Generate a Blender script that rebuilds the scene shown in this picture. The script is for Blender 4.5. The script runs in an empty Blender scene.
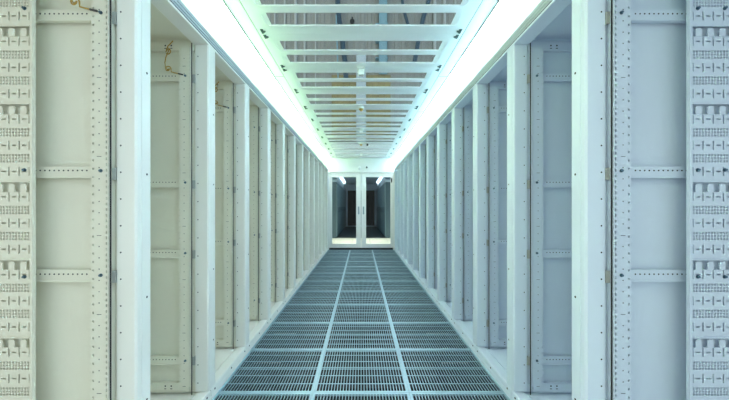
import bpy, bmesh, math, random
from mathutils import Vector
random.seed(4)
S = bpy.context.scene
COL = S.collection
CH = 1.158                      # camera height above the floor
PI = math.pi

# ------------------------------------------------------------------ materials
def mat(name, color, rough=0.45, metal=0.0, emit=None, strength=0.0, noise=0.0, nscale=8.0, bump=0.0, spec=0.5):
    m = bpy.data.materials.new(name); m.use_nodes = True
    nt = m.node_tree; b = nt.nodes['Principled BSDF']
    b.inputs['Base Color'].default_value = (*color, 1)
    b.inputs['Roughness'].default_value = rough
    b.inputs['Metallic'].default_value = metal
    b.inputs['Specular IOR Level'].default_value = spec
    if emit:
        b.inputs['Emission Color'].default_value = (*emit, 1)
        b.inputs['Emission Strength'].default_value = strength
    if noise or bump:
        tc = nt.nodes.new('ShaderNodeTexCoord')
        n = nt.nodes.new('ShaderNodeTexNoise'); n.inputs['Scale'].default_value = nscale
        n.inputs['Detail'].default_value = 4
        nt.links.new(tc.outputs['Object'], n.inputs['Vector'])
        if noise:
            r = nt.nodes.new('ShaderNodeValToRGB')
            r.color_ramp.elements[0].position = .3; r.color_ramp.elements[1].position = .7
            r.color_ramp.elements[0].color = (*[c * (1 - noise) for c in color], 1)
            r.color_ramp.elements[1].color = (*[min(1, c * (1 + noise)) for c in color], 1)
            nt.links.new(n.outputs['Fac'], r.inputs['Fac'])
            nt.links.new(r.outputs['Color'], b.inputs['Base Color'])
        if bump:
            bp = nt.nodes.new('ShaderNodeBump'); bp.inputs['Strength'].default_value = bump
            bp.inputs['Distance'].default_value = .002
            nt.links.new(n.outputs['Fac'], bp.inputs['Height'])
            nt.links.new(bp.outputs['Normal'], b.inputs['Normal'])
    return m

def glass(name, tint, gloss):
    m = bpy.data.materials.new(name); m.use_nodes = True
    nt = m.node_tree; nt.nodes.clear()
    o = nt.nodes.new('ShaderNodeOutputMaterial'); mx = nt.nodes.new('ShaderNodeMixShader')
    t = nt.nodes.new('ShaderNodeBsdfTransparent'); g = nt.nodes.new('ShaderNodeBsdfGlossy')
    t.inputs['Color'].default_value = (*tint, 1); g.inputs['Roughness'].default_value = .03
    mx.inputs['Fac'].default_value = gloss
    nt.links.new(t.outputs[0], mx.inputs[1]); nt.links.new(g.outputs[0], mx.inputs[2])
    nt.links.new(mx.outputs[0], o.inputs['Surface'])
    return m

M = {}
M['white']      = mat('powder_white', (.78, .81, .80), .42, noise=.02, nscale=3)
M['coat_l']     = mat('panel_warm_lit', (.74, .74, .63), .5, noise=.03, nscale=3)  # warm light on the left row put into the panel colour
M['coat_r']     = mat('panel_cool_lit', (.56, .655, .75), .5, noise=.03, nscale=3)  # cool light on the right row put into the panel colour
M['roof']       = mat('roof_sheet_white', (.86, .89, .92), .4, noise=.015, nscale=2)
M['hole']       = mat('hole_dark', (.02, .025, .03), .8)
M['seal']       = mat('rubber_black', (.008, .009, .01), .6)
M['bolt']       = mat('bolt_steel_blue', (.10, .17, .22), .35, .8)
M['latch']      = mat('latch_dark_steel', (.10, .15, .15), .4, .5)
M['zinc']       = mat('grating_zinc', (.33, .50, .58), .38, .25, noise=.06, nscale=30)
M['web']        = mat('grating_web_shaded', (.02, .045, .055), .6)  # shade between the bars painted into the web colour
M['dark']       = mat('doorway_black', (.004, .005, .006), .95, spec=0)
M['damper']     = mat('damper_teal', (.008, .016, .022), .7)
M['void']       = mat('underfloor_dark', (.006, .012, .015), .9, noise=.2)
M['steel']      = mat('stringer_dark', (.03, .05, .06), .6, .3)
M['slab']       = mat('slab_pale', (.70, .71, .68), .6, noise=.05)
M['wire']       = mat('earth_wire_ochre', (.42, .27, .05), .5)
M['wire_end']   = mat('earth_wire_lug', (.05, .05, .05), .5)
M['reflL']      = mat('reflector_green_glow', (.58, .84, .44), .5)  # green glow of the left strip put into the reflector colour
M['reflR']      = mat('reflector_cyan_glow', (.48, .76, .84), .5)  # cyan glow of the right strip put into the reflector colour
M['rail_grey']  = mat('rail_anodised_grey', (.45, .52, .55), .5)
M['bracket']    = mat('bracket_zinc', (.42, .45, .42), .5, .2)
M['gasket']     = mat('gasket_grey', (.28, .32, .30), .7)
M['white_l']    = mat('white_warm_lit', (.80, .815, .765), .42, noise=.02, nscale=3)  # left frames: warm cast of the light painted in
M['white_r']    = mat('white_cool_lit', (.65, .76, .86), .42, noise=.02, nscale=3)  # right frames: cool cast of the light painted in
M['pane']       = glass('roof_pane_clear', (.86, .90, .90), .02)
M['glass']      = glass('door_glass_tinted', (.82, .90, .92), .012)
M['frost']      = mat('pane_edge_frosted', (.86, .90, .92), .5)
M['handle']     = mat('handle_grey', (.30, .40, .44), .35, .6)
M['black']      = mat('plastic_black', (.01, .012, .014), .4)
M['brass']      = mat('detector_gold', (.55, .34, .08), .35, .4)
M['hallwall']   = mat('hall_wall_taupe', (.29, .30, .29), .8, noise=.08, nscale=1.5)
M['duct']       = mat('duct_blue_grey', (.46, .55, .62), .6)
M['gold']       = mat('board_ochre', (.28, .235, .11), .7, noise=.15, nscale=3)
M['lowwall']    = mat('hall_wall_white', (.72, .76, .78), .7)
M['conduit']    = mat('conduit_pale', (.44, .47, .48), .5)
M['bluecable']  = mat('cable_navy', (.03, .07, .11), .5)
M['teal']       = mat('cable_tray_teal', (.20, .36, .44), .5)
M['cream']      = mat('vestibule_tile_cream', (.80, .74, .58), .45, noise=.04, nscale=2)
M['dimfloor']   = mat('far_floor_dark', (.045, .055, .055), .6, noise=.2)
M['cab']        = mat('cabinet_slate', (.10, .15, .17), .5)
M['cabdoor']    = mat('cabinet_door_slate', (.22, .32, .36), .5)
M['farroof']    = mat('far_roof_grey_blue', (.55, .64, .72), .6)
M['coveL']      = mat('cove_diffuser_green_white', (.9, .95, .88), .6, emit=(.89, .94, 1), strength=12)
M['coveR']      = mat('cove_diffuser_cyan_white', (.88, .94, .95), .6, emit=(.86, .95, 1), strength=12.5)
M['farlamp']    = mat('far_lamp_glow', (.9, .9, .9), .5, emit=(.85, .95, 1), strength=4.0)

# ------------------------------------------------------------------ mesh tools
class MB:
    def __init__(s): s.v = []; s.f = []; s.mi = []
    def box(s, x0, x1, y0, y1, z0, z1, mi=0):
        if x0 > x1: x0, x1 = x1, x0
        if y0 > y1: y0, y1 = y1, y0
        if z0 > z1: z0, z1 = z1, z0
        n = len(s.v)
        s.v += [(x0,y0,z0),(x1,y0,z0),(x1,y1,z0),(x0,y1,z0),(x0,y0,z1),(x1,y0,z1),(x1,y1,z1),(x0,y1,z1)]
        s.f += [(n,n+3,n+2,n+1),(n+4,n+5,n+6,n+7),(n,n+1,n+5,n+4),(n+1,n+2,n+6,n+5),(n+2,n+3,n+7,n+6),(n+3,n,n+4,n+7)]
        s.mi += [mi]*6
        return s
    def prism(s, pts, axis, a, b, mi=0):
        """closed polygon extruded along an axis: axis x -> pts (y,z); y -> (x,z); z -> (x,y)"""
        n = len(s.v); k = len(pts)
        for t in (a, b):
            for p, q in pts:
                s.v.append({'x': (t,p,q), 'y': (p,t,q), 'z': (p,q,t)}[axis])
        s.f.append(tuple(range(n, n+k))); s.f.append(tuple(range(n+2*k-1, n+k-1, -1)))
        for i in range(k):
            j = (i+1) % k
            s.f.append((n+j, n+i, n+k+i, n+k+j))
        s.mi += [mi]*(k+2)
        return s
    def cyl(s, c, r, h, axis='z', seg=10, mi=0, r2=None):
        n = len(s.v); r2 = r if r2 is None else r2
        for t, rr in ((0, r), (h, r2)):
            for i in range(seg):
                a = 2*PI*i/seg; p, q = rr*math.cos(a), rr*math.sin(a)
                d = {'x': (t,p,q), 'y': (p,t,q), 'z': (p,q,t)}[axis]
                s.v.append((c[0]+d[0], c[1]+d[1], c[2]+d[2]))
        s.f.append(tuple(range(n, n+seg))); s.f.append(tuple(range(n+2*seg-1, n+seg-1, -1)))
        for i in range(seg):
            j = (i+1) % seg
            s.f.append((n+j, n+i, n+seg+i, n+seg+j))
        s.mi += [mi]*(seg+2)
        return s
    def tube(s, pts, r, seg=6, mi=0):
        pts = [Vector(p) for p in pts]; n = len(s.v)
        up = Vector((0.3, 0.2, 1)).normalized()
        for i, p in enumerate(pts):
            d = (pts[min(i+1, len(pts)-1)] - pts[max(i-1, 0)]).normalized()
            u = d.cross(up)
            if u.length < .05: u = d.cross(Vector((1, 0, 0)))
            u.normalize(); w = d.cross(u)
            for k in range(seg):
                a = 2*PI*k/seg
                s.v.append(tuple(p + u*(r*math.cos(a)) + w*(r*math.sin(a))))
        for i in range(len(pts)-1):
            for k in range(seg):
                j = (k+1) % seg
                s.f.append((n+i*seg+k, n+i*seg+j, n+(i+1)*seg+j, n+(i+1)*seg+k)); s.mi.append(mi)
        s.f.append(tuple(range(n, n+seg))[::-1]); s.mi.append(mi)
        e = n+(len(pts)-1)*seg
        s.f.append(tuple(range(e, e+seg))); s.mi.append(mi)
        return s
    def build(s, name, mats, parent=None, loc=None, bevel=0.0, mirror=False):
        if not isinstance(mats, (list, tuple)): mats = [mats]
        me = bpy.data.meshes.new(name)
        v = [(-x, y, z) for x, y, z in s.v] if mirror else s.v
        f = [tuple(reversed(q)) for q in s.f] if mirror else s.f
        me.from_pydata(v, [], f)
        for m in mats: me.materials.append(m)
        me.polygons.foreach_set('material_index', s.mi)
        bm = bmesh.new(); bm.from_mesh(me)
        bmesh.ops.recalc_face_normals(bm, faces=bm.faces)
        bm.to_mesh(me); bm.free(); me.update()
        o = bpy.data.objects.new(name, me); COL.objects.link(o)
        if loc: o.location = loc
        if parent: o.parent = parent
        if bevel:
            md = o.modifiers.new('bevel', 'BEVEL'); md.width = bevel; md.segments = 2; md.limit_method = 'ANGLE'
        return o

def thing(name, label, cat, loc=(0,0,0), group=None):
    o = bpy.data.objects.new(name, None); COL.objects.link(o); o.location = loc
    o.empty_display_size = .1
    return tag(o, label, cat, group)
def tag(o, label, cat, group=None):
    o['label'] = label; o['category'] = cat
    if group: o['group'] = group
    return o
def struct(o, label=None, cat=None):
    o['kind'] = 'structure'
    if label: o['label'] = label
    if cat: o['category'] = cat
    return o
ORD = ['first','second','third','fourth','fifth','sixth','seventh','eighth','ninth','tenth','eleventh','twelfth','thirteenth','fourteenth']

def sheet(outer, holes, z0, z1):
    """flat plate with holes (2-D loops in x,y), returns an MB-like mesh through bmesh"""
    bm = bmesh.new(); edges = []
    for loop in [outer] + holes:
        vs = [bm.verts.new((x, y, z0)) for x, y in loop]
        edges += [bm.edges.new((vs[i], vs[(i+1) % len(vs)])) for i in range(len(vs))]
    bmesh.ops.triangle_fill(bm, edges=edges, use_beauty=True, use_dissolve=False, normal=(0, 0, -1))
    r = bmesh.ops.extrude_face_region(bm, geom=bm.faces[:])
    bmesh.ops.translate(bm, verts=[g for g in r['geom'] if isinstance(g, bmesh.types.BMVert)], vec=(0, 0, z1-z0))
    bmesh.ops.recalc_face_normals(bm, faces=bm.faces)
    me = bpy.data.meshes.new('sheet'); bm.to_mesh(me); bm.free()
    return me
def rrect(x0, x1, y0, y1, r, n=4):
    pts = []
    for cx, cy, a0 in ((x1-r,y1-r,0),(x0+r,y1-r,90),(x0+r,y0+r,180),(x1-r,y0+r,270)):
        for i in range(n+1):
            a = math.radians(a0+90*i/n); pts.append((cx+r*math.cos(a), cy+r*math.sin(a)))
    return pts

# ------------------------------------------------------------------ layout
P = .6                          # pitch of racks, floor tiles and roof panels
Y0 = .697                       # front edge of the nearest rack
NR = 13
YEND = 8.58                     # plane of the glass doors
ZR = CH + 1.33                  # underside of the aisle roof
ZT = 2.133                      # rack height
DEPTH = 2.0                     # |x| of the rear of the racks

# ------------------------------------------------------------------ the racks (built on the +x side, mirrored for the left)
def holes_strip(b, x0, x1, y0, y1, z0, z1, hx0, hx1, pitch, hh, mi=0):
    """strip in the x-z plane with one column of real rectangular holes"""
    b.box(x0, hx0, y0, y1, z0, z1, mi); b.box(hx1, x1, y0, y1, z0, z1, mi)
    z = z0; 
    while z + pitch <= z1:
        b.box(hx0, hx1, y0, y1, z, z+pitch-hh, mi); z += pitch
    b.box(hx0, hx1, y0, y1, z, z1, mi)

def make_post_far():
    b = MB()
    y0, y1 = .572, .5995
    b.prism([(.907,y0),(.977,y0),(.977,y1),(.900,y1),(.900,y0+.007)], 'z', .07, 2.116)
    z = .12
    while z < 2.1:                                  # row of small fixing holes on the face towards the aisle mouth
        b.cyl((.962, y0-.0006, z), .0034, .0012, 'y', 8, 1); z += .107
    z = .14
    while z < 2.1:                                  # fine notches on the rear edge
        b.box(.9745, .9775, y0-.0008, y0+.002, z, z+.006, 1) if False else None; z += .02
    return b
def make_post_near():
    b = MB()
    y0, y1 = .0005, .060
    b.prism([(.900,y0+.004),(.904,y0),(.977,y0),(.977,y1-.002),(.977,y1),(.903,y1),(.900,y1-.003)], 'z', .07, 2.116)
    for z in (.35, .78, 1.295, 1.72):               # flush screws on the aisle face
        b.cyl((.8994, .035, z), .005, .002, 'x', 8, 1)
    return b
def make_rail():
    b = MB(); y = .553
    z0, z1 = .11, 2.09
    holes_strip(b, 1.008, 1.065, y, y+.003, z0, z1, 1.052, 1.059, .0334, .008)    # face plate, square holes near its inner edge
    holes_strip(b, .994, 1.008, y-.004, y, z0, z1, .998, 1.0035, .0222, .012); b.box(.994, .997, y, y+.032, z0, z1)  # front flange with slots
    b.box(1.062, 1.065, y+.003, y+.02, z0, z1); b.box(.9975, 1.0615, y+.0065, y+.0075, z0, z1)  # backing added behind the holes so they look lighter
    for i, z in enumerate([z0 + .0445*k for k in range(44)]):                       # printed unit ticks
        w = .018 if i % 7 == 0 else .004
        b.box(1.033-w/2, 1.033+w/2, y-.0004, y, z, z+.002 if i % 7 == 0 else z+.004, 1)
    return b
def make_strut(z):
    b = MB(); y0, y1 = .563, .580
    b.box(1.03, DEPTH-.03, y0, y1, z-.022, z+.022)
    b.box(1.03, DEPTH-.03, y0-.006, y0, z-.024, z-.020)       # folded lip along the lower edge
    x = 1.09
    while x < 1.9:
        b.cyl((x, y0-.0006, z+.006), .0032, .0012, 'y', 8, 1); x += .0185
    return b
def make_cable_panel():
    """perforated finger plate at the rear of the cell: slots, dot fields, finger windows"""
    b = MB(); y0, y1 = .526, .528
    X0, X1 = 1.275, 1.455
    def band(za, zb, holes):        # holes: sorted x intervals open across the whole band
        x = X0
        for h0, h1 in holes:
            if h0 > x: b.box(x, h0, y0, y1, za, zb)
            x = h1
        if x < X1: b.box(x, X1, y0, y1, za, zb)
    def slotrow(zc):
        vs = [(X0+.002+.0395*i, X0+.0075+.0395*i) for i in range(5)]
        ds = [(X0+.0165+.0395*i, X0+.0335+.0395*i) for i in range(4)]
        band(zc-.017, zc-.003, vs); band(zc-.003, zc+.003, sorted(vs+ds)); band(zc+.003, zc+.017, vs)
    def dotrow(zc):
        hs = [(X0+.005+.0117*i, X0+.0126+.0117*i) for i in range(14)]
        for k in (-1, 0, 1):
            band(zc+k*.0117-.0038, zc+k*.0117+.0038, hs)
            if k < 1: band(zc+k*.0117+.0038, zc+(k+1)*.0117-.0038, [])
        return
    top = 1.853 + .3        # z of the top edge of a finger window
    prev = 2.10
    z = top
    while z > -.1:
        rows = [('w', 0), ('s', .056), ('d', .107), ('s', .157), ('d', .207), ('s', .258)]
        for kind, dz in rows:
            zc = z - dz
            hi, lo = {'w': (zc, zc-.037), 's': (zc+.017, zc-.017), 'd': (zc+.0158, zc-.0158)}[kind]
            if hi > prev or lo < .12: continue
            band(hi, prev, [])
            if kind == 'w':
                b.box(X0, X0+.004, y0, y1, lo, hi)
                b.box(X0, X1, y0-.006, y1, hi, hi+.004)            # lip over the window
                for i in range(4):                                  # fingers standing up inside the window
                    xc = X0+.026+.046*i
                    pts = [(xc-.0115,lo),(xc+.0115,lo),(xc+.0115,lo+.026),(xc+.007,lo+.031),(xc-.007,lo+.031),(xc-.0115,lo+.026)]
                    b.prism(pts, 'y', y0-.002, y1-.001)
            elif kind == 's': slotrow(zc)
            else: dotrow(zc)
            prev = lo
        z -= .3
    band(.10, prev, [])
    b.box(1.265, 1.275, y0-.004, y1+.006, .10, 2.10)                # folded vertical edge
    b.box(X0, X1+.004, y1+.012, y1+.014, .10, 2.10).box(X1, X1+.004, y0, y1+.012, .10, 2.10).box(X0-.004, X0, y1+.006, y1+.014, .10, 2.10)  # closed back added to keep light out, so the holes go dark
    b.box(X0, X1, y1, y1+.012, .10, .102).box(X0, X1, y1, y1+.012, 2.098, 2.10)
    return b
def bolts(): 
    b = MB()
    b.cyl((0, -.008, 0), .0048, .008, 'y', 6); b.cyl((0, -.002, 0), .007, .002, 'y', 12)
    return b

def make_rack(side, label, group, full=True, wire=False):
    s = -1 if side == 'left' else 1
    mir = side == 'left'
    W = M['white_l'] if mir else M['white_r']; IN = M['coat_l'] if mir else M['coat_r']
    r = thing('server_rack', label, 'rack', group=group)
    B = lambda mb, name, ms, par=r, bevel=0: mb.build(name, ms, par, mirror=mir, bevel=bevel)
    B(make_post_near(), 'front_post', [W, M['hole']])
    B(make_post_far(), 'front_post', [W, M['hole']])
    for y0, y1 in ((.002, .05), (.55, .598)):
        B(MB().prism([(DEPTH-.05,y0),(DEPTH,y0),(DEPTH,y1),(DEPTH-.05,y1)], 'z', .07, 2.116), 'rear_post', IN)
    # plinth with a stepped face and the base tray
    pb = MB().prism([(.897,0),(.960,0),(.960,.066),(.905,.066),(.899,.058)], 'y', .003, .597)
    pb.box(.960, DEPTH, .003, .597, .0, .05)
    pb.box(.8955, .898, .003, .597, .026, .030)
    for y in (.05, .30, .55): pb.cyl((.8962, y, .044), .006, .002, 'x', 8, 1)
    B(pb, 'plinth', [W, M['hole']])
    B(MB().box(.978, DEPTH-.06, .004, .56, .0505, .058), 'base_tray', W)
    # top: front beam, roof sheet
    tb = MB().prism([(.900,2.1165),(.985,2.1165),(.985,2.1325),(.903,2.1325),(.900,2.129)], 'y', .0005, .5995)
    B(tb, 'top_beam', W)
    B(MB().box(.9855, DEPTH, .0005, .5995, 2.1605, 2.1645).box(.9855, .989, .0005, .5995, 2.1165, 2.16), 'top_sheet', IN)
    # the far side of the cell
    B(MB().box(.978, DEPTH-.02, .586, .5985, .06, 2.148), 'side_panel', IN)
    B(MB().box(.9870, .9915, .5535, .5565, .06, 2.116), 'seal_strip', M['seal'])
    B(make_rail(), 'mounting_rail', [W if False else IN, M['hole']])
    for zc, nm in ((2.100, 'head_rail'), (.100, 'foot_rail')):
        hb = MB().box(.986 if zc > 1 else 1.012, DEPTH-.06, .565, .586, zc-.024, zc+.024)
        hb.box(1.03, DEPTH-.06, .559, .565, zc-.026, zc-.021)
        for x in (1.115, 1.150):
            hb.box(x-.004, x+.004, .5644, .566, zc+.002, zc+.010, 1); hb.box(x-.006, x+.006, .5644, .566, zc-.012, zc-.008, 1)
        B(hb, nm, [IN, M['hole']])
    for z in (1.920, 1.297, .885, .257):
        st = B(make_strut(z), 'side_strut', [IN, M['hole']])
        if full:
            for x, y in ((1.026, .553), (1.298, .526), (1.402, .526)):
                if x > 1.2 and not full == 'near': continue
                bo = BOLT.copy(); COL.objects.link(bo); bo.parent = st; bo.location = (s*x, y, z+.004)
            br = MB().box(.979, .9865, .572, .586, z-.03, z+.018).box(.979, .9935, .568, .572, z-.03, z+.018)
            B(br, 'bracket', M['bracket'])
    B(make_cable_panel() if full else MB().box(1.26, 1.448, .526, .53, .1, 2.1), 'cable_panel', IN)
    if wire:
        pts = []
        A = [(1.098,2.128),(1.112,2.112),(1.128,2.096),(1.136,2.075)]
        pts += [(x, .553, z) for x, z in A]
        for i in range(13):
            a = PI*.5 + 2*PI*i/12*1.0
            pts.append((1.124+.016*math.cos(a)-.004, .545+.0015*i-.01, 2.062+.016*math.sin(a)))
        pts += [(1.138, .55, 2.03), (1.143, .55, 2.0), (1.14, .55, 1.972), (1.128, .549, 1.958)]
        for i in range(13):
            a = -PI*.9 + 2*PI*i/12
            pts.append((1.120+.014*math.cos(a), .545+.001*i-.008, 1.962+.014*math.sin(a)))
        pts += [(1.105, .548, 1.945), (1.085, .548, 1.939), (1.062, .549, 1.934)]
        w = MB().tube(pts, .0032, 6, 0); w.tube([(1.066,.549,1.935),(1.038,.550,1.929)], .0042, 6, 1)
        B(w, 'earth_wire', [M['wire'], M['wire_end']])
    return r

BOLT = bolts().build('bolt', M['bolt'])

def copy_tree(o, parent=None, skip=()):
    c = o.copy(); COL.objects.link(c); c.parent = parent
    for ch in list(o.children):
        if ch.name.split('.')[0] in skip: continue
        copy_tree(ch, c, skip)
    return c

for side in ('left', 'right'):
    protos = {}
    for k in range(NR):
        if k == 0:
            lab = f'nearest empty white rack frame on the {side}, its slotted rear cable panel in view'
        elif k == NR-1:
            lab = f'last empty white rack frame in the {side} row, next to the glass doors'
        else:
            lab = f'empty white rack frame, {ORD[k]} from the camera in the {side} row'
        if side == 'left' and k == 1: lab = 'second empty white rack frame of the left row, ochre earth wire curled at its top'
        grp = f'open racks of the {side} row'
        full = 'near' if k == 0 else (True if k < 6 else False)
        wire = side == 'left' and k <= 2
        key = (full, wire)
        if key not in protos:
            protos[key] = r = make_rack(side, lab, grp, full, wire)
        else:
            r = copy_tree(protos[key]); r['label'] = lab
        r.location = (0, Y0 + P*k , 0)
bpy.data.objects.remove(BOLT)

# ------------------------------------------------------------------ floor gratings
def grating():
    b = MB(); h = .2985; zt, zb = 0, -.014
    f = .015
    b.box(-h, h, -h, -h+f, zb, zt); b.box(-h, h, h-f, h, zb, zt)
    b.box(-h, -h+f, -h+f, h-f, zb, zt); b.box(h-f, h, -h+f, h-f, zb, zt)
    n = 30; w = (2*h-2*f)/n
    for i in range(1, n):
        x = -h+f+w*i
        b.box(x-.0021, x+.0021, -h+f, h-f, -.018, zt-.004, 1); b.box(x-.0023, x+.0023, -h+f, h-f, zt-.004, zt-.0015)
    for j in (1, 2, 4, 5):
        y = -h + 2*h*j/6
        b.box(-h+f, h-f, y-.003, y+.003, -.0035, zt-.0005)
    for y in (-.011, .011):
        b.box(-h+f, h-f, y-.003, y+.003, -.0035, zt-.0003)
    return b
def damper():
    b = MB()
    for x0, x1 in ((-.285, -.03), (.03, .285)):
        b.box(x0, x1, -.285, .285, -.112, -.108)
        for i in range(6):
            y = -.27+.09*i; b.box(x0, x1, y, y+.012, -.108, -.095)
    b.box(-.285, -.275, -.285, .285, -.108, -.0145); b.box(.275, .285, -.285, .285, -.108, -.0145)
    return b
proto = None
for row in range(12):
    for ci, (cx, cn) in enumerate(((-.6, 'left'), (0, 'centre'), (.6, 'right'))):
        lab = f'steel floor grating tile in the {cn} column, ' + ('nearest row, cut by the photo edge' if row == 0 else
              ('last row at the glass doors' if row == 11 else f'{ORD[row]} row from the camera'))
        if proto is None:
            proto = t = thing('floor_grating', lab, 'floor tile', group='floor gratings of the aisle')
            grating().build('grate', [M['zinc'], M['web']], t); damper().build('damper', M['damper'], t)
        else:
            t = copy_tree(proto); t['label'] = lab
        t.location = (cx, 1.38+P*row+P/2, 0)

# under-floor, slabs below the racks, stringers
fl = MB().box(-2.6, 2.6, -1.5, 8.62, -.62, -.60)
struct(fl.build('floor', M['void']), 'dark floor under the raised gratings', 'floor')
sl = MB()
for s in (-1, 1): sl.box(s*.905, s*2.6, .2, 8.62, -.6, -.0005)
sl.box(-.905, .905, -1.5, 1.378, -.10, -.0005)
for s in (-1, 1): sl.box(s*.905, s*2.6, -1.5, .2, -.10, -.0005)
struct(sl.build('floor', M['slab']), 'pale floor slab below the racks', 'floor')
sg = MB()
for x in (-.3, .3): sg.box(x-.010, x+.010, 1.38, 8.58, -.10, -.0145)
for x in (-.893, .893): sg.box(x-.008, x+.008, 1.38, 8.58, -.10, -.0145)
for r in range(13):
    y = 1.38+P*r
    sg.box(-.885, -.311, y-.012, y+.012, -.10, -.0145); sg.box(-.289, .289, y-.012, y+.012, -.10, -.0145); sg.box(.311, .885, y-.012, y+.012, -.10, -.0145)
    for x in (-.3, .3): sg.cyl((x, y, -.6), .02, .5, 'z', 10)
struct(sg.build('trim_1', M['steel']), 'dark stringers and pedestals carrying the gratings', 'floor frame')

# ------------------------------------------------------------------ light coves above the racks
LY0, LY1 = -1.6, 8.575
for side in ('left', 'right'):
    mir = side == 'left'
    tint = 'greenish white' if mir else 'cyan white'
    t = thing('light_cove', f'long glowing {tint} light strip above the {side} rack row', 'lamp', (0, 0, ZT))
    z = -ZT
    # lower rail with two grooves
    lr = MB().prism([(.900,2.1365),(.96,2.1365),(.96,2.192),(.902,2.192),(.902,2.172),(.909,2.170),(.909,2.167),(.900,2.165),(.900,2.152),(.907,2.150),(.907,2.147),(.900,2.145)], 'y', LY0, LY1)
    lr.box(.903, .955, LY0, LY1, 2.1327, 2.1363, 1)
    o = lr.build('lower_rail', [M['rail_grey'], M['seal']], None, mirror=mir); o.parent = t; o.location = (0, 0, z)
    rf = MB().prism([(.915,2.1925),(.930,2.1925),(1.012,2.486),(1.000,2.486)], 'y', LY0, LY1)
    o = rf.build('reflector', M['reflL' if mir else 'reflR'], None, mirror=mir); o.parent = t; o.location = (0, 0, z)
    df = MB().box(.8925, .940, LY0, LY1, ZR-.010, ZR-.0002).box(.9425, .985, LY0, LY1, ZR-.010, ZR-.0002)
    o = df.build('diffuser', M['coveL' if mir else 'coveR'], None, mirror=mir); o.parent = t; o.location = (0, 0, z)
    hs = MB().prism([(.887,ZR),(1.02,ZR),(1.02,2.17),(1.03,2.17),(1.03,ZR+.012),(.887,ZR+.012)], 'y', LY0, LY1)
    hs.box(.961, 1.03, LY0, LY1, 2.165, 2.17)
    o = hs.build('housing', M['roof'], None, mirror=mir); o.parent = t; o.location = (0, 0, z)
    gk = MB().box(.8855, .8918, LY0, LY1, ZR-.009, ZR-.0002)
    o = gk.build('gasket', M['gasket'], None, mirror=mir); o.parent = t; o.location = (0, 0, z)
    # flat strip between cove and roof panels
    sr = MB().box(.787, .886, LY0, LY1, ZR, ZR+.03).box(.7815, .787, LY0, LY1, ZR+.004, ZR+.03, 2)
    for i in range(9): sr.box(.79, .884, LY0+.03+1.2*i, LY0+.033+1.2*i, ZR-.0006, ZR, 1)
    o = tag(sr.build('roof_side_rail', [M['roof'], M['hole'], M['gasket']], None, mirror=mir), f'flat white roof edge rail inside the {side} light strip', 'rail')

# ------------------------------------------------------------------ roof panels
def roof_frame():
    hx = .781
    y0, y1 = -.299, .299
    w1 = (-.194, -.040); w2 = (.038, .194)
    return sheet([(-hx,y0),(hx,y0),(hx,y1),(-hx,y1)], [rrect(-.694, .694, *w1, .03), rrect(-.694, .694, *w2, .03)], 0, .006)
proto = None
for k in range(-3, 11):
    yc = 2.1325 + P*k
    vis = k + 1
    lab = ('roof panel of white bars and clear panes, nearest in view' if k == 0 else
           'roof panel of white bars and clear panes, last before the end wall' if k == 10 else
           f'roof panel of white bars and clear panes, {ORD[k]} from the nearest' if k > 0 else '')
    if k < 0: continue
    if proto is None:
        proto = t = thing('roof_panel', lab, 'roof panel', group='roof panels over the aisle')
        f = bpy.data.objects.new('panel_frame', roof_frame()); COL.objects.link(f); f.parent = t; f.data.materials.append(M['roof'])
        e = MB()
        for y in (-.297, .197): e.box(-.72, .72, y, y+.1, .0065, .012)
        e.box(-.72, .72, -.033, .033, .0065, .012)
        e.build('stiffener', M['roof'], t)
        for ya, yb in ((-.1965, -.0355), (.0355, .1965)):
            p = MB().box(-.71, .71, ya, yb, .0065, .010).build('roof_pane', M['pane'], t)
            q = MB()
            for s in (-1, 1): q.box(s*.655, s*.693, ya+.003, yb-.005, .003, .0055)
            q.build('pane_edge', M['frost'], p)
        for s in (-1, 1):
            for sy in (-1, 1):
                l = MB()
                l.box(s*.735, s*.757, sy*.286, sy*.236, -.003, 0); 
                l.cyl((s*.746, sy*.272, -.012), .009, .010, 'z', 8); l.cyl((s*.748, sy*.250, -.010), .007, .008, 'z', 8)
                l.box(s*.722, s*.74, sy*.266, sy*.256, -.009, -.001)
                l.build('latch', M['latch'], t)
    else:
        t = copy_tree(proto); t['label'] = lab
    t.location = (0, yc, ZR)
tag(MB().box(-.783, .783, 8.434, 8.578, ZR, ZR+.02).build('closing_strip', M['roof']), 'plain white strip closing the roof at the end wall', 'roof strip')

# ceiling devices on the centre line
def box_lamp(y, lab):
    t = thing('ceiling_detector', lab, 'detector', (-.0, y, ZR), 'white box detectors under the roof')
    MB().box(-.036, .036, -.036, .036, -.020, 0).build('base', M['white'], t, bevel=.004)
    MB().box(-.028, .028, -.028, .028, -.075, -.020).build('housing', M['white'], t, bevel=.006)
    MB().box(-.020, .020, -.0295, -.028, -.066, -.034).build('window', M['frost'], t)
    return t
def dome(y, lab):
    t = thing('smoke_detector', lab, 'detector', (0, y, ZR), 'gold capped detectors under the roof')
    MB().cyl((0,0,-.022), .040, .022, 'z', 20, 0).build('base', M['white'], t, bevel=.003)
    MB().cyl((0,0,-.05), .018, .028, 'z', 16, 0, .032).build('cap', M['brass'], t)
    return t
box_lamp(3.03, 'white box detector on the roof centre line, nearest to the camera')
dome(4.23, 'gold capped round detector on roof, nearer of the two')
box_lamp(5.43, 'white box detector at the middle of the roof length')
dome(6.63, 'gold capped round detector on roof, farther of the two')
box_lamp(7.83, 'white box detector closest to the end wall')
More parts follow.
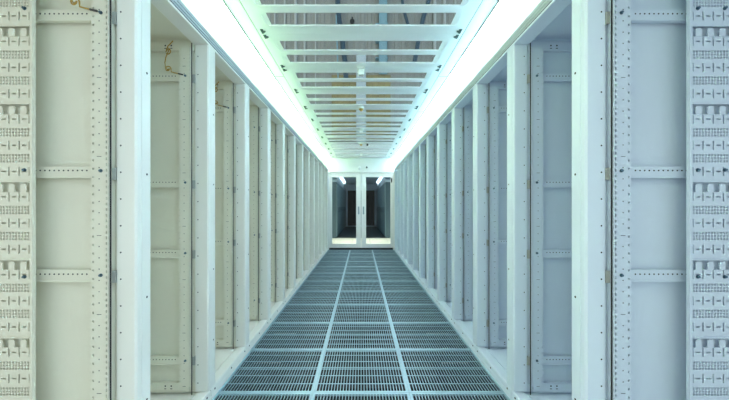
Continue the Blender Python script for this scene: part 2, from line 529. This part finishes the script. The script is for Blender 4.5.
def camera_thing(loc, lab):
    t = thing('security_camera', lab, 'camera', loc)
    MB().box(-.03, .03, -.012, .012, -.016, 0).build('mount', M['white'], t, bevel=.003)
    c = MB().cyl((0, -.07, -.045), .026, .09, 'y', 14)
    c.build('body', M['white'], t)
    MB().cyl((0, -.086, -.045), .024, .0155, 'y', 14).build('lens', M['black'], t)
    MB().box(-.006, .006, -.006, .006, -.03, -.016).build('arm', M['black'], t)
    return t
camera_thing((.13, 6.63, ZR), 'small white camera with black lens beside gold capped detector')
camera_thing((.15, YEND-.03, 2.262), 'small white camera with black lens above the glass doors')
t = thing('dome_sensor', 'small white dome on the end wall over the doors', 'sensor', (-.04, YEND-.02, 2.21))
MB().cyl((0,-.012,0), .055, .012, 'y', 18).build('base', M['white'], t)
MB().cyl((0,-.04,0), .028, .028, 'y', 18, 0, .044).build('cover', M['frost'], t)

# ------------------------------------------------------------------ end wall and glass doors
bw = MB()
bw.box(-1.03, 1.03, YEND, YEND+.06, 2.262, ZR+.03)
bw.box(-.895, .895, YEND, YEND+.06, 2.125, 2.262)
for s in (-1, 1): bw.box(s*.865, s*.895, YEND-.005, YEND+.10, 0, 2.125)
bw.box(-.865, .865, YEND, YEND+.10, 2.088, 2.125)
for s in (-1, 1): bw.box(s*.9, s*1.05, YEND-.06, YEND+.06, 0, 2.13); bw.box(s*.895, s*1.05, YEND, YEND+.1, 0, 2.262)
struct(bw.build('wall_end', M['white']), 'white bulkhead wall above the glass doors', 'wall')
pn = MB().box(-.80, .80, YEND-.008, YEND, 2.272, 2.276).box(-.80, .80, YEND-.008, YEND, 2.118, 2.122)
pn.box(-.804, -.80, YEND-.008, YEND, 2.118, 2.276).box(.80, .804, YEND-.008, YEND, 2.118, 2.276)
pn.box(-.80, .80, YEND-.006, YEND, 2.126, 2.268).box(-.86, .86, YEND-.025, YEND, 2.094, 2.112)
struct(pn.build('trim_2', M['white']), 'white door track cover and panel border over the doors', 'trim')
for n, (s, nm) in enumerate(((-1, 'left'), (1, 'right'))):
    d = thing(f'door_{n+1}', f'{nm} leaf of the white framed glass double door', 'door', (0, YEND+.02, .03)); d['kind'] = 'structure'
    xo, xi = .862, .004
    gx0, gx1 = (.135, .787) if s < 0 else (.135, .797)
    fr = MB(); zt = 2.05; g0, g1 = .127, 1.94
    fr.box(s*gx1, s*xo, 0, .045, .02, zt).box(s*xi, s*gx0, 0, .045, .02, zt)
    fr.box(s*gx0, s*gx1, 0, .045, .02, g0).box(s*gx0, s*gx1, 0, .045, g1, zt)
    fr.box(s*xi, s*.03, -.012, 0, .02, zt)
    fr.build('door_frame', M['white'], d, bevel=.004)
    gl = MB().box(s*(gx0+.0005), s*(gx1-.0005), .018, .026, g0+.0005, g1-.0005).build('glass_pane', M['glass'], d)
    hd = MB().box(s*.046, s*.088, -.008, 0, .93, 1.14)
    for k in range(4): hd.box(s*.054, s*.080, -.012, -.008, .945+.048*k, .975+.048*k)
    hd.build('handle', M['handle'], d, bevel=.002)
tag(MB().box(.808, .838, YEND-.002, YEND+.0195, 1.82, 1.94).box(.814, .832, YEND-.010, YEND-.002, 1.85, 1.91).build('door_contact', M['black']),
    'small black box on the outer stile of the right door', 'sensor')
struct(MB().box(-.865, .865, YEND+.012, YEND+.10, -.03, .049).build('trim_3', M['seal']), 'black threshold gap below the glass doors', 'trim')

# ------------------------------------------------------------------ vestibule and the dim aisle beyond the glass
vf = MB(); YV = 8.64; YA = 11.84
xs = [-2.1, -1.5, -.9, -.3, .3, .9, 1.5, 2.1]
y = YV+.04
while y < YA-.05:
    y2 = min(y+.6, YA)
    for i in range(7):
        vf.box(xs[i]+.003, xs[i+1]-.003, y+.003, y2-.003, -.02, 0)
    y = y2
vf.box(-2.1, 2.1, YV+.04, YA, -.04, -.004, 1)
struct(vf.build('floor', [M['cream'], M['hole']]), 'cream tiled floor behind the glass doors', 'floor')
YF = 18.8
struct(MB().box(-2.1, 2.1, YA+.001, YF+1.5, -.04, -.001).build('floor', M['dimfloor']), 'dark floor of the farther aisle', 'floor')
for s, side in ((-1, 'left'), (1, 'right')):
    proto = None
    for k in range(10):
        lab = f'closed slate grey cabinet beyond the doors, {ORD[k]} along the {side} wall of the far aisle'
        if proto is None:
            proto = t = thing('server_cabinet', lab, 'cabinet', group=f'closed cabinets on the {side} of the far aisle')
            MB().box(s*.92, s*1.95, .002, .688, .0, 2.09).build('body', M['cab'], t)
            d = MB().box(s*.900, s*.9195, .012, .678, .06, 2.06).build('door', M['cabdoor'], t)
            MB().box(s*.890, s*.900, .03, .05, .95, 1.15).build('handle', M['black'], d)
        else:
            t = copy_tree(proto); t['label'] = lab
        t.location = (0, YA+.02+.690*k, 0)
    lp = thing('louvre_lamp', f'bright louvre lamp over the {side} cabinets beyond the glass', 'lamp', (0, YA+.3, 2.2))
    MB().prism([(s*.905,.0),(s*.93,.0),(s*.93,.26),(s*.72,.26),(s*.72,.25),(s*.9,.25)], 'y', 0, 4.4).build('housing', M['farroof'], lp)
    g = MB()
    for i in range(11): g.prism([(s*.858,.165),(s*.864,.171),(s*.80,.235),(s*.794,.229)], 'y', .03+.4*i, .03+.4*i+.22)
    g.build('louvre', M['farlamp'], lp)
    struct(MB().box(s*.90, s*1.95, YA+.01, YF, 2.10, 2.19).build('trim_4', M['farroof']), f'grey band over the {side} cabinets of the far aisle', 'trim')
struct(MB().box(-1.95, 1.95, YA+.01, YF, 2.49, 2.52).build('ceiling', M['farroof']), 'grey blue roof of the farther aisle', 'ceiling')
we = MB().box(-1.95, 1.95, YF, YF+.05, 2.14, 2.49).box(-1.95, -.80, YF, YF+.05, 0, 2.14).box(.80, 1.95, YF, YF+.05, 0, 2.14).box(-.80, .80, YF+.002, YF+.05, 0, .04)
struct(we.build('wall_far', M['farroof']), 'grey end wall of the farther aisle with a dark doorway', 'wall')
struct(MB().box(-1.2, 1.2, YF+1.4, YF+1.45, 0, 2.5).box(-1.25, -1.2, YF+.06, YF+1.45, 0, 2.5).box(1.2, 1.25, YF+.06, YF+1.45, 0, 2.5).box(-1.25, 1.25, YF+.06, YF+1.45, 2.5, 2.52).build('wall_dark', M['dark']), 'black space behind the far doorway', 'wall')  # black colour and added sides stand in for the unlit space

# ------------------------------------------------------------------ the hall above: rear wall with boards, conduits and cables
YW = 9.4
cw = MB(); x = -6.0; top = 8.6
prof = []
while x < 6.0:
    prof += [(x, YW), (x+.10, YW), (x+.115, YW+.025), (x+.185, YW+.025)]
    x += .20
prof += [(6.0, YW), (6.0, YW+.08), (-6.0, YW+.08)]
cw.prism(prof, 'z', 3.0, top)
struct(cw.build('wall_hall', M['hallwall']), 'taupe ribbed hall wall seen through the roof panes', 'wall')
struct(MB().box(-6, 6, YW-.22, YW+.08, 2.56, 3.0).build('wall_hall', M['lowwall']), 'white lower band of the hall wall', 'wall')
for s, nm in ((-1, 'left'), (1, 'right')):
    b = MB().box(s*.15, s*.87, YW-.06, YW-.012, 3.11, 5.05)
    for i in range(5): b.box(s*(.17+.17*i), s*(.175+.17*i), YW-.0615, YW-.06, 3.12, 5.04, 1)
    tag(b.build('wall_board', [M['gold'], M['hole']]), f'ochre board on the hall wall, {nm} of the white duct', 'board')
tag(MB().box(-.14, .14, YW-.16, YW-.012, 3.001, 5.6).box(-.15, .15, YW-.17, YW-.155, 3.9, 3.94).box(-.15, .15, YW-.17, YW-.155, 4.9, 4.94).build('vent_duct', M['duct'], bevel=.01),
    'upright white duct on the hall wall between the ochre boards', 'duct')
def at(px, py, Y): return ((px-362)*Y/317, CH+(207-py)*Y/317)
pipes = [(285,.03,'conduit'),(296,.045,'conduit'),(305,.035,'conduit'),(316,.02,'conduit'),(436,.05,'conduit'),(446,.045,'conduit'),(457,.03,'conduit'),(275,.03,'conduit')]
ordl = ['fourth','third','second','first']
for i, (px, r, m) in enumerate(sorted(pipes)):
    X, _ = at(px, 0, YW-.1)
    b = MB().cyl((X, YW-r*.9-.003, 3.001), r*.9, 5.4, 'z', 12)
    for z in (4.2, 5.6, 7.0): b.box(X-r*1.15, X+r*1.15, YW-r*1.9, YW-.001, z, z+.03)
    side = 'left' if px < 362 else 'right'
    n = i if side == 'left' else i-5
    lab = f'pale upright conduit on the hall wall, {ORD[n]} from the left ' + ('in the left group' if side == 'left' else 'in the right group')
    tag(b.build('conduit', M[m]), lab, 'pipe', 'upright conduits on the hall wall')
def cable(pix, r, m, lab, Y=YW-.2):
    pts = []
    for px, py in pix:
        X, Z = at(px, py, Y); pts.append((X, Y, Z))
    tag(MB().tube(pts, r, 8).build('hanging_cable', M[m]), lab, 'cable')
cable([(338,-5),(339,8),(340,20),(343,35),(344,50),(346,62),(347,80)], .075, 'bluecable', 'thick dark blue cable hanging left of centre above the roof')
cable([(337,15),(337.5,30),(338.5,60),(339,80)], .02, 'teal', 'thin teal cable beside the thick dark blue one', YW-.4)
cable([(402,-5),(404,6),(406,15),(409,25),(411,40)], .045, 'bluecable', 'dark curved cable above the roof right of the teal tray')
cable([(431,-5),(428,6),(424,18),(422,28),(419,42),(417,54),(415,64)], .065, 'bluecable', 'dark blue cable slanting down on the right above the roof', YW-.35)
X0, _ = at(385, 0, YW)
b = MB().box(X0-.14, X0+.06, YW-.14, YW-.10, 5.051, 8.4).box(X0-.16, X0-.14, YW-.16, YW-.10, 5.051, 8.4).box(X0+.06, X0+.08, YW-.16, YW-.10, 5.051, 8.4)
for k in range(6): b.box(X0-.26, X0+.1, YW-.15, YW-.001, 5.5+.5*k, 5.53+.5*k)
tag(b.build('cable_tray', M['teal']), 'upright teal cable tray on the hall wall right of centre', 'cable tray')
t = thing('spotlight', 'small black spotlight hanging above the roof left of centre', 'lamp', (at(353, 20, YW-.3)[0], YW-.1, at(353, 18, YW-.3)[1]))
MB().cyl((0,-.14,-.05), .07, .16, 'y', 12, 0, .05).build('head', M['black'], t)
MB().box(-.02, .02, -.02, .088, -.02, .14).build('arm', M['black'], t)

# ------------------------------------------------------------------ lights
def area(name, loc, rot, sx, sy, power, color):
    l = bpy.data.lights.new(name, 'AREA'); l.shape = 'RECTANGLE'; l.size = sx; l.size_y = sy
    l.energy = power; l.color = color
    o = bpy.data.objects.new(name, l); COL.objects.link(o); o.location = loc; o.rotation_euler = rot
    return o
area('vestibule_fill', (0, 10.6, 2.9), (0, 0, 0), 2.4, .4, 20, (1, .96, .86))  # unseen area light added to brighten the cream floor
bpy.data.lights[0].spread = math.radians(75)
area('hall_fill', (-3.4, 4.0, 7.5), (math.radians(60), 0, math.radians(0)), 3, 1, 45, (1, .97, .9))  # pair of unseen area lights added to brighten the hall wall
area('hall_fill', (3.4, 4.0, 7.5), (math.radians(60), 0, math.radians(0)), 3, 1, 45, (.9, .97, 1))

w = bpy.data.worlds.new('World'); S.world = w; w.use_nodes = True
nt = w.node_tree; bg = nt.nodes['Background']
tc = nt.nodes.new('ShaderNodeTexCoord'); sep = nt.nodes.new('ShaderNodeSeparateXYZ')
mr = nt.nodes.new('ShaderNodeMapRange'); mr.inputs['From Min'].default_value = -.6; mr.inputs['From Max'].default_value = .6
rp = nt.nodes.new('ShaderNodeValToRGB')
rp.color_ramp.elements[0].color = (.95, .97, .82, 1); rp.color_ramp.elements[1].color = (.66, .84, 1.0, 1)  # added ambient fill, warm from the left and cool from the right
nt.links.new(tc.outputs['Generated'], sep.inputs[0]); nt.links.new(sep.outputs['X'], mr.inputs['Value'])
nt.links.new(mr.outputs['Result'], rp.inputs['Fac']); nt.links.new(rp.outputs['Color'], bg.inputs['Color'])
bg.inputs['Strength'].default_value = .55

# ------------------------------------------------------------------ camera
cd = bpy.data.cameras.new('camera'); cam = bpy.data.objects.new('camera', cd); COL.objects.link(cam)
cam.location = (0, 0, CH); cam.rotation_euler = (PI/2, 0, 0)
cd.sensor_width = 36; cd.lens = 36*317/729
cd.shift_x = 3.4/729; cd.shift_y = 7/729
cd.clip_start = .02
S.camera = cam
vs = S.view_settings
S.display_settings.display_device = 'sRGB'
vs.view_transform = 'Standard'; vs.look = 'None'; vs.exposure = .86; vs.gamma = 1; vs.use_curve_mapping = False
S.cycles.use_denoising = True
S.cycles.max_bounces = 10; S.cycles.diffuse_bounces = 6; S.cycles.transparent_max_bounces = 16
